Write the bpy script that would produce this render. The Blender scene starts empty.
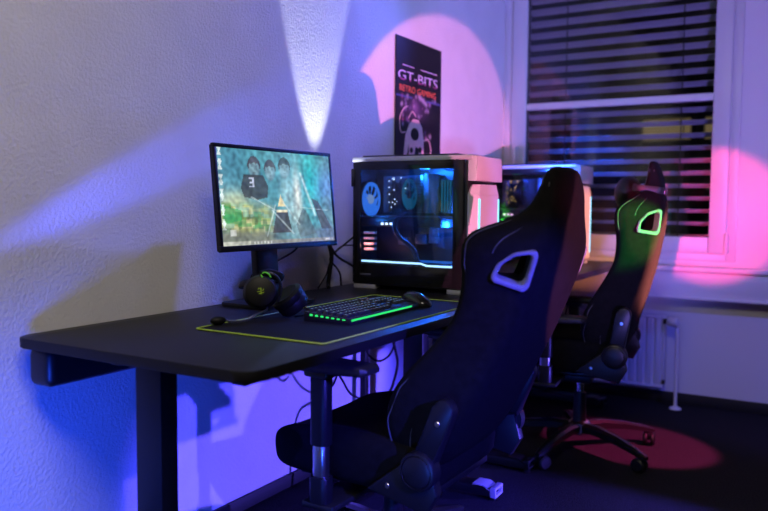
import bpy, bmesh, math, random
from mathutils import Vector, Matrix
random.seed(4)
sc = bpy.context.scene
COL = sc.collection
PI = math.pi
R = math.radians

# ---------------------------------------------------------------- materials
def new_mat(name):
    m = bpy.data.materials.new(name); m.use_nodes = True
    return m, m.node_tree, m.node_tree.nodes['Principled BSDF']
def mat(name, col, rough=.5, metal=0., noise=None, bump=None, spec=.5, emit=None, estr=0., sheen=0., coat=0.):
    """Principled material; noise=(scale, amount) mottles the colour, bump=(scale, strength, distance) roughens the surface."""
    m, nt, b = new_mat(name)
    b.inputs['Base Color'].default_value = (*col, 1)
    b.inputs['Roughness'].default_value = rough
    b.inputs['Metallic'].default_value = metal
    b.inputs['Specular IOR Level'].default_value = spec
    if sheen: b.inputs['Sheen Weight'].default_value = sheen
    if coat: b.inputs['Coat Weight'].default_value = coat
    if emit:
        b.inputs['Emission Color'].default_value = (*emit, 1); b.inputs['Emission Strength'].default_value = estr
    L = nt.links
    if noise or bump:
        tc = nt.nodes.new('ShaderNodeTexCoord')
    if noise:
        n = nt.nodes.new('ShaderNodeTexNoise'); n.inputs['Scale'].default_value = noise[0]; n.inputs['Detail'].default_value = 5
        L.new(tc.outputs['Object'], n.inputs['Vector'])
        r = nt.nodes.new('ShaderNodeMapRange'); r.inputs[3].default_value = 1 - noise[1]; r.inputs[4].default_value = 1 + noise[1]
        r.inputs[1].default_value = .25; r.inputs[2].default_value = .75
        L.new(n.outputs['Fac'], r.inputs[0])
        v = nt.nodes.new('ShaderNodeVectorMath'); v.operation = 'SCALE'; v.inputs[0].default_value = col
        L.new(r.outputs[0], v.inputs['Scale']); L.new(v.outputs[0], b.inputs['Base Color'])
    if bump:
        n = nt.nodes.new('ShaderNodeTexNoise'); n.inputs['Scale'].default_value = bump[0]; n.inputs['Detail'].default_value = 4
        n.inputs['Roughness'].default_value = .6
        L.new(tc.outputs['Object'], n.inputs['Vector'])
        bp = nt.nodes.new('ShaderNodeBump'); bp.inputs['Strength'].default_value = bump[1]; bp.inputs['Distance'].default_value = bump[2]
        L.new(n.outputs['Fac'], bp.inputs['Height']); L.new(bp.outputs[0], b.inputs['Normal'])
    return m
def emis(name, col, s):
    m = bpy.data.materials.new(name); m.use_nodes = True; nt = m.node_tree; nt.nodes.clear()
    e = nt.nodes.new('ShaderNodeEmission'); e.inputs[0].default_value = (*col, 1); e.inputs[1].default_value = s
    o = nt.nodes.new('ShaderNodeOutputMaterial'); nt.links.new(e.outputs[0], o.inputs[0])
    return m
def glass(name, tint, gloss, ior=1.5):
    m = bpy.data.materials.new(name); m.use_nodes = True; nt = m.node_tree; nt.nodes.clear()
    t = nt.nodes.new('ShaderNodeBsdfTransparent'); t.inputs[0].default_value = (*tint, 1)
    g = nt.nodes.new('ShaderNodeBsdfGlossy'); g.inputs['Roughness'].default_value = gloss
    f = nt.nodes.new('ShaderNodeFresnel'); f.inputs[0].default_value = ior
    x = nt.nodes.new('ShaderNodeMixShader'); o = nt.nodes.new('ShaderNodeOutputMaterial')
    nt.links.new(f.outputs[0], x.inputs[0]); nt.links.new(t.outputs[0], x.inputs[1]); nt.links.new(g.outputs[0], x.inputs[2])
    nt.links.new(x.outputs[0], o.inputs[0]); return m
def vcol_mat(name, emission=0., rough=.4):
    m, nt, b = new_mat(name)
    a = nt.nodes.new('ShaderNodeVertexColor'); a.layer_name = 'picture'
    b.inputs['Roughness'].default_value = rough
    if emission:
        b.inputs['Base Color'].default_value = (.01, .01, .01, 1)
        nt.links.new(a.outputs[0], b.inputs['Emission Color']); b.inputs['Emission Strength'].default_value = emission
    else:
        nt.links.new(a.outputs[0], b.inputs['Base Color'])
    return m

M = dict(
    plaster=mat('rough_plaster', (.74, .73, .74), .9, noise=(6, .05), bump=(95, .8, .005), spec=.2),
    paint=mat('smooth_wall_paint', (.72, .71, .73), .85, bump=(120, .15, .002), spec=.2),
    ceiling=mat('ceiling_paint', (.35, .35, .35), .9, noise=(8, .04)),  # unseen ceiling kept dark to weaken bounced light
    dimwall=mat('bounce_dimmed_wall', (.22, .22, .22), .9, noise=(8, .04)),  # unseen walls darkened to cut blue bounce light in the room
    carpet=mat('dark_carpet', (.020, .0195, .023), .97, noise=(160, .7), bump=(260, 1., .006), spec=.1),
    base=mat('black_skirting', (.012, .012, .014), .6, noise=(20, .1)),
    frame=mat('white_window_plastic', (.62, .62, .64), .35, noise=(4, .02)),
    sill=mat('white_sill_lacquer', (.72, .72, .75), .22, noise=(5, .02)),
    radiator=mat('white_radiator_enamel', (.72, .72, .74), .35, noise=(5, .02)),
    seal=mat('dark_rubber_seal', (.02, .02, .025), .6, noise=(30, .1)),
    slat=mat('grey_aluminium_slat', (.72, .72, .75), .45, .3, noise=(9, .06)),
    cord=mat('black_cord', (.01, .01, .012), .7, noise=(60, .1)),
    facade=mat('night_facade', (.03, .03, .035), .9, noise=(2, .2)),
    litwin=emis('lit_room_window', (1., .72, .35), .13),
    desk=mat('black_desk_laminate', (.0058, .0057, .0068), .45, noise=(300, .12), bump=(400, .06, .001), spec=.3),
    deskedge=mat('black_desk_steel', (.006, .006, .0075), .45, noise=(40, .1), spec=.3),
    pad=mat('black_mat_cloth', (.0045, .0045, .0065), .9, noise=(250, .2), bump=(500, .2, .001), spec=.2),
    green=mat('green_mat_stitching', (.42, .62, .05), .6, noise=(200, .15), emit=(.45, .75, .05), estr=0.),
    suede=mat('black_suede', (.0045, .0043, .0047), .95, noise=(50, .35), bump=(350, .3, .001), spec=.08),
    leather=mat('black_leather', (.010, .0095, .010), .5, noise=(40, .15), bump=(220, .25, .001), spec=.4),
    plastic=mat('black_plastic', (.006, .006, .0075), .42, noise=(40, .1), spec=.35),
    headset=mat('matte_black_headset', (.0035, .0034, .0035), .5, noise=(60, .15), bump=(260, .15, .001), spec=.25),
    gplastic=mat('glossy_black_plastic', (.008, .008, .010), .16, noise=(40, .1), spec=.5),
    thread=mat('grey_stitching', (.05, .05, .052), .8, noise=(90, .2)),
    trim=mat('white_wing_trim', (.15, .15, .19), .35, noise=(20, .04)),
    capgrey=mat('light_grey_plastic', (.4, .4, .43), .4, noise=(40, .05)),
    chrome=mat('brushed_steel', (.62, .62, .64), .28, 1., noise=(60, .08)),
    alu=mat('polished_aluminium', (.7, .7, .72), .2, 1., noise=(60, .06)),
    white=mat('white_case_metal', (.5, .49, .5), .38, noise=(12, .03)),
    silver=mat('silver_case_metal', (.5, .5, .54), .33, .4, noise=(12, .03)),
    black=mat('black_case_metal', (.008, .008, .010), .4, noise=(30, .1)),
    glass=glass('window_glass', (.96, .97, .98), .01),
    tint=glass('tinted_side_glass', (.74, .78, .84), .015),
    cyan=emis('cyan_led_strip', (.18, .72, 1.), 2.2),
    strip=emis('white_blue_led_strip', (.42, .72, 1.), 3.0),
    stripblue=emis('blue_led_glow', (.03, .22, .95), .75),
    fanblue=emis('blue_lit_fan', (.04, .24, 1.), 1.05),
    fancyan=emis('cyan_lit_fan', (.015, .30, .55), .4),
    hubglow=emis('pale_fan_hub', (.35, .55, 1.), .7),
    led=emis('white_led', (.75, .88, 1.), 3.),
    ledpink=emis('pink_led', (1., .45, .8), 2.5),
    ledamber=emis('amber_led', (1., .55, .15), 2.2),
    board=mat('black_circuit_board', (.012, .016, .026), .5, noise=(70, .4)),
    heatsink=mat('grey_heatsink', (.22, .23, .26), .35, .7, noise=(50, .2)),
    slotcover=mat('pink_lit_slot_cover', (.75, .5, .48), .5, noise=(50, .06)),  # pink of the red interior light is put into this base colour
    tube=mat('black_coolant_hose', (.03, .035, .05), .35, noise=(50, .1)),
    keygreen=emis('green_key_light', (.04, .95, .22), .85),
    keycap=mat('black_keycap', (.010, .010, .013), .45, noise=(80, .1)),
    legend=emis('pale_key_legend', (.5, .8, 1.), .42),
    logo=emis('green_earcup_logo', (.45, .62, .06), .22),
    cable_green=mat('green_cable_sleeve', (.12, .55, .03), .5, noise=(90, .1), emit=(.1, .6, .02), estr=.12),  # sleeve gets a faint green emission of its own
    screen=vcol_mat('monitor_picture', 1.12, .35),
    poster=vcol_mat('poster_print', 0., .45),
    txtwhite=mat('white_print', (.75, .62, .9), .5, noise=(50, .05)),
    txtpink=mat('magenta_print', (.45, .06, .25), .5, noise=(50, .05)),
    txtred=mat('orange_red_print', (.85, .17, .08), .5, noise=(50, .05)),
)

# ---------------------------------------------------------------- mesh helpers
class MB:
    def __init__(s): s.bm = bmesh.new()
    def face(s, vs):
        try: s.bm.faces.new(vs)
        except ValueError: pass
    def box(s, a, b, bev=0., seg=2, mtx=None):
        bm = s.bm
        a, b = [min(p, q) for p, q in zip(a, b)], [max(p, q) for p, q in zip(a, b)]
        v = [bm.verts.new((x, y, z)) for x in (a[0], b[0]) for y in (a[1], b[1]) for z in (a[2], b[2])]
        fs = [bm.faces.new([v[i] for i in q]) for q in ((0, 1, 3, 2), (4, 6, 7, 5), (0, 4, 5, 1), (2, 3, 7, 6), (0, 2, 6, 4), (1, 5, 7, 3))]
        if bev:
            es = list({e for f in fs for e in f.edges})
            r = bmesh.ops.bevel(bm, geom=es, offset=bev, segments=seg, affect='EDGES', profile=.5)
            v = list({w for f in r['faces'] for w in f.verts} | {w for w in v if w.is_valid})
        if mtx is not None:
            for w in v: w.co = mtx @ w.co
        return s
    def prism(s, pts, axis, a, b, bev=0., mtx=None, seg=2):
        """2D outline extruded along an axis: 'x' -> pts are (y,z); 'y' -> (x,z); 'z' -> (x,y)."""
        def P(p, h): return {'x': (h, p[0], p[1]), 'y': (p[0], h, p[1]), 'z': (p[0], p[1], h)}[axis]
        A = [s.bm.verts.new(P(p, a)) for p in pts]; B = [s.bm.verts.new(P(p, b)) for p in pts]
        n = len(pts); fs = [s.bm.faces.new(A), s.bm.faces.new(B)]
        for i in range(n): s.face((A[i], A[(i + 1) % n], B[(i + 1) % n], B[i]))
        v = A + B
        if bev:
            es = list(set(fs[0].edges) | set(fs[1].edges))
            r = bmesh.ops.bevel(s.bm, geom=es, offset=bev, segments=seg, affect='EDGES', profile=.5)
            v = list({w for f in r['faces'] for w in f.verts} | {w for w in v if w.is_valid})
        if mtx is not None:
            for w in v: w.co = mtx @ w.co
        return s
    def cyl(s, p, q, r, r2=None, n=20, caps=True):
        p, q = Vector(p), Vector(q); r2 = r if r2 is None else r2
        d = (q - p).normalized(); u = d.orthogonal().normalized(); w = d.cross(u)
        A = [s.bm.verts.new(p + (u * math.cos(t) + w * math.sin(t)) * r) for t in [2 * PI * i / n for i in range(n)]]
        B = [s.bm.verts.new(q + (u * math.cos(t) + w * math.sin(t)) * r2) for t in [2 * PI * i / n for i in range(n)]]
        for i in range(n): s.face((A[i], A[(i + 1) % n], B[(i + 1) % n], B[i]))
        if caps: s.face(A[::-1]); s.face(B)
        return s
    def lathe(s, prof, c, d, n=28):
        """prof = (radius, height along d) pairs from centre c."""
        c, d = Vector(c), Vector(d).normalized(); u = d.orthogonal().normalized(); w = d.cross(u)
        rings = []
        for r, h in prof:
            if r < 1e-5: rings.append([s.bm.verts.new(c + d * h)]); continue
            rings.append([s.bm.verts.new(c + d * h + (u * math.cos(t) + w * math.sin(t)) * r) for t in [2 * PI * i / n for i in range(n)]])
        for A, B in zip(rings, rings[1:]):
            for i in range(n):
                j = (i + 1) % n
                if len(A) == 1 and len(B) == 1: continue
                if len(A) == 1: s.face((A[0], B[i], B[j]))
                elif len(B) == 1: s.face((A[i], A[j], B[0]))
                else: s.face((A[i], A[j], B[j], B[i]))
        return s
    def tube(s, pts, r, n=8, smooth=6, flat=None, rads=None):
        P = spline(pts, smooth) if smooth else [Vector(p) for p in pts]
        k = len(P); prev = None; rings = []
        for i, p in enumerate(P):
            t = (P[min(i + 1, k - 1)] - P[max(i - 1, 0)])
            if t.length < 1e-9: t = Vector((0, 0, 1))
            t.normalize()
            if prev is None: u = (Vector(flat) - t * t.dot(Vector(flat))).normalized() if flat else t.orthogonal().normalized()
            else: u = (prev - t * prev.dot(t)).normalized()
            prev = u; w = t.cross(u)
            rr = r if rads is None else rads[0] + (rads[1] - rads[0]) * i / (k - 1)
            ru, rw = (rr if isinstance(rr, tuple) else (rr, rr))
            rings.append([s.bm.verts.new(p + u * math.cos(a) * ru + w * math.sin(a) * rw) for a in [2 * PI * j / n for j in range(n)]])
        for A, B in zip(rings, rings[1:]):
            for i in range(n): s.face((A[i], A[(i + 1) % n], B[(i + 1) % n], B[i]))
        s.face(rings[0][::-1]); s.face(rings[-1])
        return s
    def loft(s, rings, caps=True):
        V = [[s.bm.verts.new(p) for p in r] for r in rings]; n = len(V[0])
        for A, B in zip(V, V[1:]):
            for i in range(n): s.face((A[i], A[(i + 1) % n], B[(i + 1) % n], B[i]))
        if caps: s.face(V[0][::-1]); s.face(V[-1])
        return s
    def ellipsoid(s, c, r, mtx=None, nu=20, nv=12):
        ret = bmesh.ops.create_uvsphere(s.bm, u_segments=nu, v_segments=nv, radius=1)
        for v in ret['verts']:
            q = Vector((v.co.x * r[0], v.co.y * r[1], v.co.z * r[2]))
            v.co = Vector(c) + (mtx @ q if mtx is not None else q)
        return s
    def build(s, name, m, parent=None, smooth=True, subsurf=0, angle=35):
        bmesh.ops.recalc_face_normals(s.bm, faces=s.bm.faces[:])
        me = bpy.data.meshes.new(name); s.bm.to_mesh(me); s.bm.free()
        me.materials.append(m)
        o = bpy.data.objects.new(name, me); COL.objects.link(o)
        if parent: o.parent = parent
        if smooth:
            for p in me.polygons: p.use_smooth = True
            if not subsurf: me.set_sharp_from_angle(angle=R(angle))
        if subsurf:
            md = o.modifiers.new('smooth', 'SUBSURF'); md.levels = subsurf; md.render_levels = subsurf
        return o
def spline(pts, k=6):
    P = [Vector(p) for p in pts]; out = []
    Q = [P[0] * 2 - P[1]] + P + [P[-1] * 2 - P[-2]]
    for i in range(1, len(Q) - 2):
        a, b, c, d = Q[i - 1:i + 3]
        for j in range(k):
            t = j / k
            out.append(.5 * ((2 * b) + (c - a) * t + (2 * a - 5 * b + 4 * c - d) * t * t + (3 * b - a - 3 * c + d) * t ** 3))
    out.append(P[-1]); return out
def rrect(x0, y0, x1, y1, r, n=5):
    out = []
    for cx, cy, a0 in ((x1 - r, y1 - r, 0), (x0 + r, y1 - r, 90), (x0 + r, y0 + r, 180), (x1 - r, y0 + r, 270)):
        for i in range(n + 1):
            a = R(a0 + 90 * i / n); out.append((cx + r * math.cos(a), cy + r * math.sin(a)))
    return out
def tag(o, label=None, cat=None, group=None, kind=None):
    if label: o['label'] = label
    if cat: o['category'] = cat
    if group: o['group'] = group
    if kind: o['kind'] = kind
    return o
def empty(name, loc=(0, 0, 0), rz=0., label=None, cat=None, group=None):
    o = bpy.data.objects.new(name, None); COL.objects.link(o); o.empty_display_size = .1
    o.location = loc; o.rotation_euler = (0, 0, rz)
    return tag(o, label, cat, group)
def structure(o): o['kind'] = 'structure'; return o
def copy_tree(o, parent=None):
    c = o.copy(); COL.objects.link(c)
    if parent: c.parent = parent; c.matrix_parent_inverse = o.matrix_parent_inverse.copy()
    for ch in [x for x in list(bpy.data.objects) if x.parent == o]: copy_tree(ch, c)
    return c
def text(name, body, size, m, parent, mtx, depth=.0006, width=None):
    cu = bpy.data.curves.new(name, 'FONT'); cu.body = body; cu.size = size; cu.extrude = depth; cu.align_x = 'CENTER'; cu.align_y = 'CENTER'
    cu.resolution_u = 3
    t = bpy.data.objects.new(name + '_curve', cu); COL.objects.link(t)
    dg = bpy.context.evaluated_depsgraph_get(); me = bpy.data.meshes.new_from_object(t.evaluated_get(dg))
    bpy.data.objects.remove(t); bpy.data.curves.remove(cu)
    if width:
        xs = [v.co.x for v in me.vertices]; k = width / max(1e-6, max(xs) - min(xs)); mid = (max(xs) + min(xs)) / 2
        for v in me.vertices: v.co.x = (v.co.x - mid) * k
    me.transform(mtx); me.name = name; me.materials.clear(); me.materials.append(m)
    o = bpy.data.objects.new(name, me); COL.objects.link(o); o.parent = parent; return o

# ---------------------------------------------------------------- the setting
WY, WX, CZ, NY = 4.42, 4.7, 2.75, -2.4            # window wall, right wall, ceiling, near wall
structure(MB().box((-.15, NY - .15, -.1), (WX + .15, WY + .2, 0)).build('floor', M['carpet'], smooth=False))
structure(MB().box((-.15, NY - .15, CZ), (WX + .15, WY + .2, CZ + .1)).build('ceiling', M['ceiling'], smooth=False))
structure(MB().box((-.15, NY - .15, 0), (0, WY + .2, CZ)).build('wall_left', M['plaster'], smooth=False))
structure(MB().box((WX, NY - .15, 0), (WX + .15, WY + .2, CZ)).build('wall_right', M['dimwall'], smooth=False))
structure(MB().box((0, NY - .15, 0), (WX, NY, CZ)).build('wall_near', M['dimwall'], smooth=False))
FX0, FX1, FZ0, FZ1 = .012, 1.318, .79, 2.5         # window opening
w = MB()
w.box((0, WY, 0), (WX, WY + .2, FZ0)); w.box((0, WY, FZ0), (FX0, WY + .2, CZ)); w.box((FX1, WY, FZ0), (WX, WY + .2, CZ)); w.box((FX0, WY, FZ1), (FX1, WY + .2, CZ))
structure(w.build('wall_window', M['paint'], smooth=False))
structure(MB().box((0, NY, 0), (.012, WY, .05), .003).build('baseboard_left', M['base']))
structure(MB().box((.012, WY - .012, 0), (WX, WY, .06), .003).build('baseboard_window', M['base']))

def ring(mb, x0, z0, x1, z1, t, y0, y1, bev=.004, tl=None):
    tl = tl or t
    mb.box((x0, y0, z0), (x0 + tl, y1, z1), bev); mb.box((x1 - t, y0, z0), (x1, y1, z1), bev)
    mb.box((x0 + tl, y0, z0), (x1 - t, y1, z0 + t), bev); mb.box((x0 + tl, y0, z1 - t), (x1 - t, y1, z1), bev)
    return mb
win = structure(empty('window_1', (0, WY, FZ0)))
def wpart(mb, name, m, par=win, **k):
    for v in mb.bm.verts: v.co -= Vector((0, WY, FZ0))
    return mb.build(name, m, par, **k)
wpart(ring(MB(), FX0, FZ0, FX1, FZ1, .05, WY - .012, WY + .06, tl=.045), 'frame', M['frame'])
wpart(ring(MB(), .062, FZ0 + .042, 1.272, FZ1 - .042, .088, WY - .03, WY + .045, .008), 'sash', M['frame'])
wpart(MB().box((.145, WY - .018, 1.643), (1.19, WY + .03, 1.682), .006), 'transom', M['frame'])
wpart(ring(MB(), .144, FZ0 + .12, 1.19, 1.647, .008, WY - .005, WY + .02, .001), 'glazing_seal', M['seal'])
wpart(ring(MB(), .144, 1.68, 1.19, FZ1 - .12, .008, WY - .005, WY + .02, .001), 'glazing_seal', M['seal'])
wpart(MB().box((.15, WY + .008, .915), (1.186, WY + .014, 1.645)), 'pane', M['glass'], smooth=False)
wpart(MB().box((.15, WY + .008, 1.68), (1.186, WY + .014, FZ1 - .125)), 'pane', M['glass'], smooth=False)
wpart(MB().box((1.262, WY - .045, .842), (1.284, WY - .012, .935), .006).cyl((1.273, WY - .04, .835), (1.273, WY - .04, .945), .008), 'hinge', M['frame'])
h = MB().prism(rrect(.088, 1.35, .112, 1.44, .01), 'y', WY - .042, WY - .03); h.cyl((.1, WY - .03, 1.42), (.1, WY - .07, 1.42), .009).box((.09, WY - .078, 1.30), (.11, WY - .062, 1.43), .006)
wpart(h, 'window_handle', M['frame'])
# sill with cable trunking below it
s = MB().box((.0, WY - .105, .735), (WX, WY, .762), .009, 3); s.box((0, WY - .085, .60), (WX, WY, .735), .004); s.box((0, WY - .105, .588), (WX, WY, .602), .005)
structure(s.build('trim_1', M['sill']))

# outside blind behind the glass
bl = empty('venetian_blind', (.67, WY + .12, .80), 0, 'grey aluminium venetian blind hanging outside the window, slats half open', 'blind')
s = MB(); tilt = R(14)
z = .80 + .05
while z < 2.46:
    c, sn = math.cos(tilt), math.sin(tilt)
    prof = []
    for k in range(7):
        a = -.04 + .08 * k / 6; cr = .006 * (1 - (a / .04) ** 2)
        prof.append((a * c + cr * sn, -a * sn + cr * c))
    lo = [(y, q - .0012) for y, q in reversed(prof)]
    s.prism([(y, q + z - .80) for y, q in prof + lo], 'x', .115 - .67, 1.235 - .67)
    z += .0695
s.build('slats', M['slat'], bl, angle=50)
MB().box((.105 - .67, -.035, -.0), (1.245 - .67, .035, .018), .004).build('bottom_rail', M['slat'], bl)
for x in (.36, 1.01):
    MB().cyl((x - .67, -.043, 0), (x - .67, -.043, 1.7), .0035, n=6).cyl((x - .67, .043, 0), (x - .67, .043, 1.7), .003, n=6).build('ladder_cord', M['cord'], bl)
for x in (.085, 1.25):
    MB().box((x - .67 - .012, -.02, -.05), (x - .67 + .012, .02, 1.7), .003).build('guide_rail', M['seal'], bl)
# neighbour across the yard, seen between the slats
nb = empty('neighbouring_building', (-.6, 12, -3), 0, 'dark building across the yard with one lit yellowish window behind the blind', 'building')
MB().box((-7, 0, 0), (5, 4, 9)).build('wall', M['facade'], nb, smooth=False)
def facw(x0, z0, x1, z1):
    f = ring(MB(), x0, z0, x1, z1, .06, -.06, .02).build('window', M['seal'], nb); MB().box((x0 + .06, -.02, z0 + .06), (x1 - .06, -.01, z1 - .06)).build('pane', M['litwin'], f, smooth=False)
facw(-.25, 5.0, .55, 5.42); facw(.62, 5.0, 1.7, 5.42)

# radiator
rd = empty('radiator', (.6, WY - .06, .10), 0, 'white panel radiator with vertical grooves under the windowsill', 'radiator')
def rp(mb, n, m, par=rd, **k):
    for v in mb.bm.verts: v.co -= Vector((.6, WY - .06, .10))
    return mb.build(n, m, par, **k)
pts = []; x = .18
outl = [(.18, WY - .095)]
while x < .97:
    for dx, dy in ((.008, -.095), (.014, -.108), (.036, -.108), (.042, -.095)): outl.append((x + dx, WY + dy))
    x += .0445
outl += [(.985, WY - .095), (.985, WY - .08), (.18, WY - .08)]
rp(MB().prism(outl, 'z', .115, .475, .003), 'front_panel', M['radiator'], angle=25)
rp(MB().box((.18, WY - .055, .115), (.985, WY - .04, .475), .003), 'rear_panel', M['radiator'])
g = MB().box((.175, WY - .106, .478), (.99, WY - .035, .484), .002)
for i in range(40): g.box((.19 + i * .02, WY - .1, .484), (.198 + i * .02, WY - .04, .488))
rp(g, 'top_grille', M['radiator'])
rp(MB().box((.986, WY - .104, .112), (.992, WY - .037, .482), .002), 'side_panel', M['radiator'])
rp(MB().box((.176, WY - .111, .098), (.99, WY - .036, .114), .003), 'bottom_rail', M['radiator'])
rp(MB().cyl((.985, WY - .1, .462), (1.03, WY - .1, .462), .014), 'valve_body', M['seal'])
rp(MB().cyl((.985, WY - .1, .13), (1.0, WY - .1, .13), .012), 'end_plug', M['seal'])
rp(MB().lathe([(0, 0), (.02, 0), (.024, .006), (.026, .03), (.024, .05), (.018, .058), (0, .06)], (1.015, WY - .125, .466), (.9, -.4, .02)), 'thermostat_head', M['frame'])
rp(MB().tube([(1.03, WY - .1, .455), (1.052, WY - .105, .44), (1.06, WY - .12, .40), (1.062, WY - .125, .3), (1.065, WY - .14, .01)], .009, 10), 'supply_pipe', M['radiator'])
rp(MB().lathe([(.009, .016), (.014, .014), (.03, .006), (.032, 0), (0, 0)], (1.065, WY - .14, .001), (0, 0, 1)), 'floor_rosette', M['radiator'])

# ---------------------------------------------------------------- desks
def make_desk(y0, y1, zt, label, cap_mat):
    d = empty('standing_desk', (.03, y0, 0), 0, label, 'desk', 'black standing desks along the wall')
    W, Lh = .757, y1 - y0
    MB().prism(rrect(0, 0, W, Lh, .045, 7), 'z', zt - .025, zt, .003).build('desktop', M['desk'], d)
    MB().box((.005, .035, zt - .128), (.092, Lh - .12, zt - .028), .022, 3).build('cable_tray', M['black'], d)
    f = MB()
    for x in (.235, .62): f.box((x, .1, zt - .06), (x + .04, Lh - .1, zt - .028), .003)
    f.build('cross_frame', M['deskedge'], d)
    for y in (.13, Lh - .21):
        MB().box((.05, y - .03, zt - .058), (.655, y + .03, zt - .0255), .004).build('support_bracket', M['deskedge'], d)
        lg = MB().box((.318, y - .027, .3), (.402, y + .027, zt - .04), .003).build('leg', M['deskedge'], d)
        MB().box((.325, y - .021, .06), (.395, y + .021, .31), .003).build('lower_column', M['deskedge'], lg)
        ft = MB().prism([(.02, .018), (.70, .018), (.70, .03), (.66, .052), (.05, .052), (.02, .03)], 'y', y - .035, y + .035, .003).build('foot', M['deskedge'], d)
        cap = ring(MB(), y - .036, .016, y + .036, .054, .010, .69, .712, .002)
        for v in cap.bm.verts: v.co = (v.co.y, v.co.x, v.co.z)
        cap.prism([(.62, .0535), (.662, .0535), (.70, .034), (.70, .040), (.664, .058), (.62, .058)], 'y', y - .034, y + .034)
        cap.build('foot_cap', cap_mat, ft)
        for px in (.685, .05):
            MB().lathe([(0, 0), (.02, 0), (.022, .006), (.012, .012), (.005, .018), (0, .018)], (px, y, .0005), (0, 0, 1)).build('levelling_pad', M['plastic'], ft)
    return d
DZ, DZ2 = .749, .775
make_desk(1.15, 2.803, DZ, 'black height adjustable desk in front, holding monitor, keyboard and headset', M['capgrey'])
make_desk(2.811, 4.305, DZ2, 'black height adjustable desk further back by the window, partly hidden by chairs', M['plastic'])
# control switch of the near desk hangs under the front edge
# ---------------------------------------------------------------- desk mat
dm = empty('desk_mat', (.325, 1.475, DZ), 0, 'large black cloth desk mat with bright green stitched edge under the keyboard', 'desk mat')
MB().prism(rrect(0, 0, .412, .90, .012), 'z', .0002, .003, .0008).build('mat_cloth', M['pad'], dm)
e = MB(); o = rrect(0, 0, .412, .90, .012); e.tube([(x, y, .0028) for x, y in o + o[:1]], .0021, 6, 0); e.build('edge_stitching', M['green'], dm)
MT = DZ + .003

# ---------------------------------------------------------------- monitor
mo = empty('monitor', (.16, 1.985, DZ), 0, 'black flat monitor on a stand showing a teal team wallpaper desktop', 'monitor')
psi, tau = 1.506, .102
Rv = Vector((math.cos(psi), math.sin(psi), 0)); Nv = Vector((math.sin(psi), -math.cos(psi), 0))
Uv = Vector((0, 0, 1)) * math.cos(tau) - Nv * math.sin(tau); Nn = Rv.cross(Uv).normalized()
Cc = Vector((.217, 1.976, 1.0977)) - Vector((.16, 1.985, DZ))
MM = Matrix((Rv, Uv, Nn)).transposed().to_4x4(); MM.translation = Cc      # local: x right, y up, z towards the viewer
W2, H2 = .278, .1625
def mbx(mb, a, b, bev=0): return mb.box(a, b, bev, 2, MM)
bz = MB(); bb, bt = .016, .012
mbx(bz, (-W2, -H2, -.012), (W2, -H2 + .018, 0), .0015); mbx(bz, (-W2, H2 - bt, -.012), (W2, H2, 0), .0015)
mbx(bz, (-W2, -H2 + .018, -.012), (-W2 + .012, H2 - bt, 0), .0015); mbx(bz, (W2 - .012, -H2 + .018, -.012), (W2, H2 - bt, 0), .0015)
bz.build('bezel', M['plastic'], mo)
bk = MB(); mbx(bk, (-W2 + .003, -H2 + .003, -.022), (W2 - .003, H2 - .003, -.0125), .003); mbx(bk, (-.16, -.10, -.05), (.16, .10, -.022), .012)
bk.build('back_housing', M['plastic'], mo)
# --- screen picture (what the display shows)
def mixc(a, b, t): t = max(0, min(1, t)); return tuple(p + (q - p) * t for p, q in zip(a, b))
def g2(u, v, cx, cy, sx, sy): return math.exp(-((u - cx) / sx) ** 2 - ((v - cy) / sy) ** 2)
def inpoly(u, v, P):
    r = False; n = len(P)
    for i in range(n):
        x0, y0 = P[i]; x1, y1 = P[i - 1]
        if (y0 > v) != (y1 > v) and u < (x1 - x0) * (v - y0) / (y1 - y0) + x0: r = not r
    return r
rs = random.Random(11)
blocks = [(rs.uniform(.02, .40), rs.uniform(.12, .45), rs.uniform(.015, .06), rs.uniform(.01, .05), rs.choice([(.1, .45, .12), (.6, .62, .16), (.22, .3, .06), (.75, .72, .35), (.1, .25, .12), (.3, .55, .4)])) for _ in range(70)]
def streak(u, v, x0, y0, x1, y1, w):
    dx, dy = x1 - x0, y1 - y0; t = max(0, min(1, ((u - x0) * dx + (v - y0) * dy) / (dx * dx + dy * dy)))
    return math.exp(-(((u - x0 - t * dx) ** 2 + (v - y0 - t * dy) ** 2) / w ** 2))
from mathutils import noise as mnoise
def tex(u, v): return .82 + .28 * mnoise.noise(Vector((u * 9, v * 6, 0))) + .5 * mnoise.noise(Vector((u * 34, v * 20, 3)))
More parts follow.
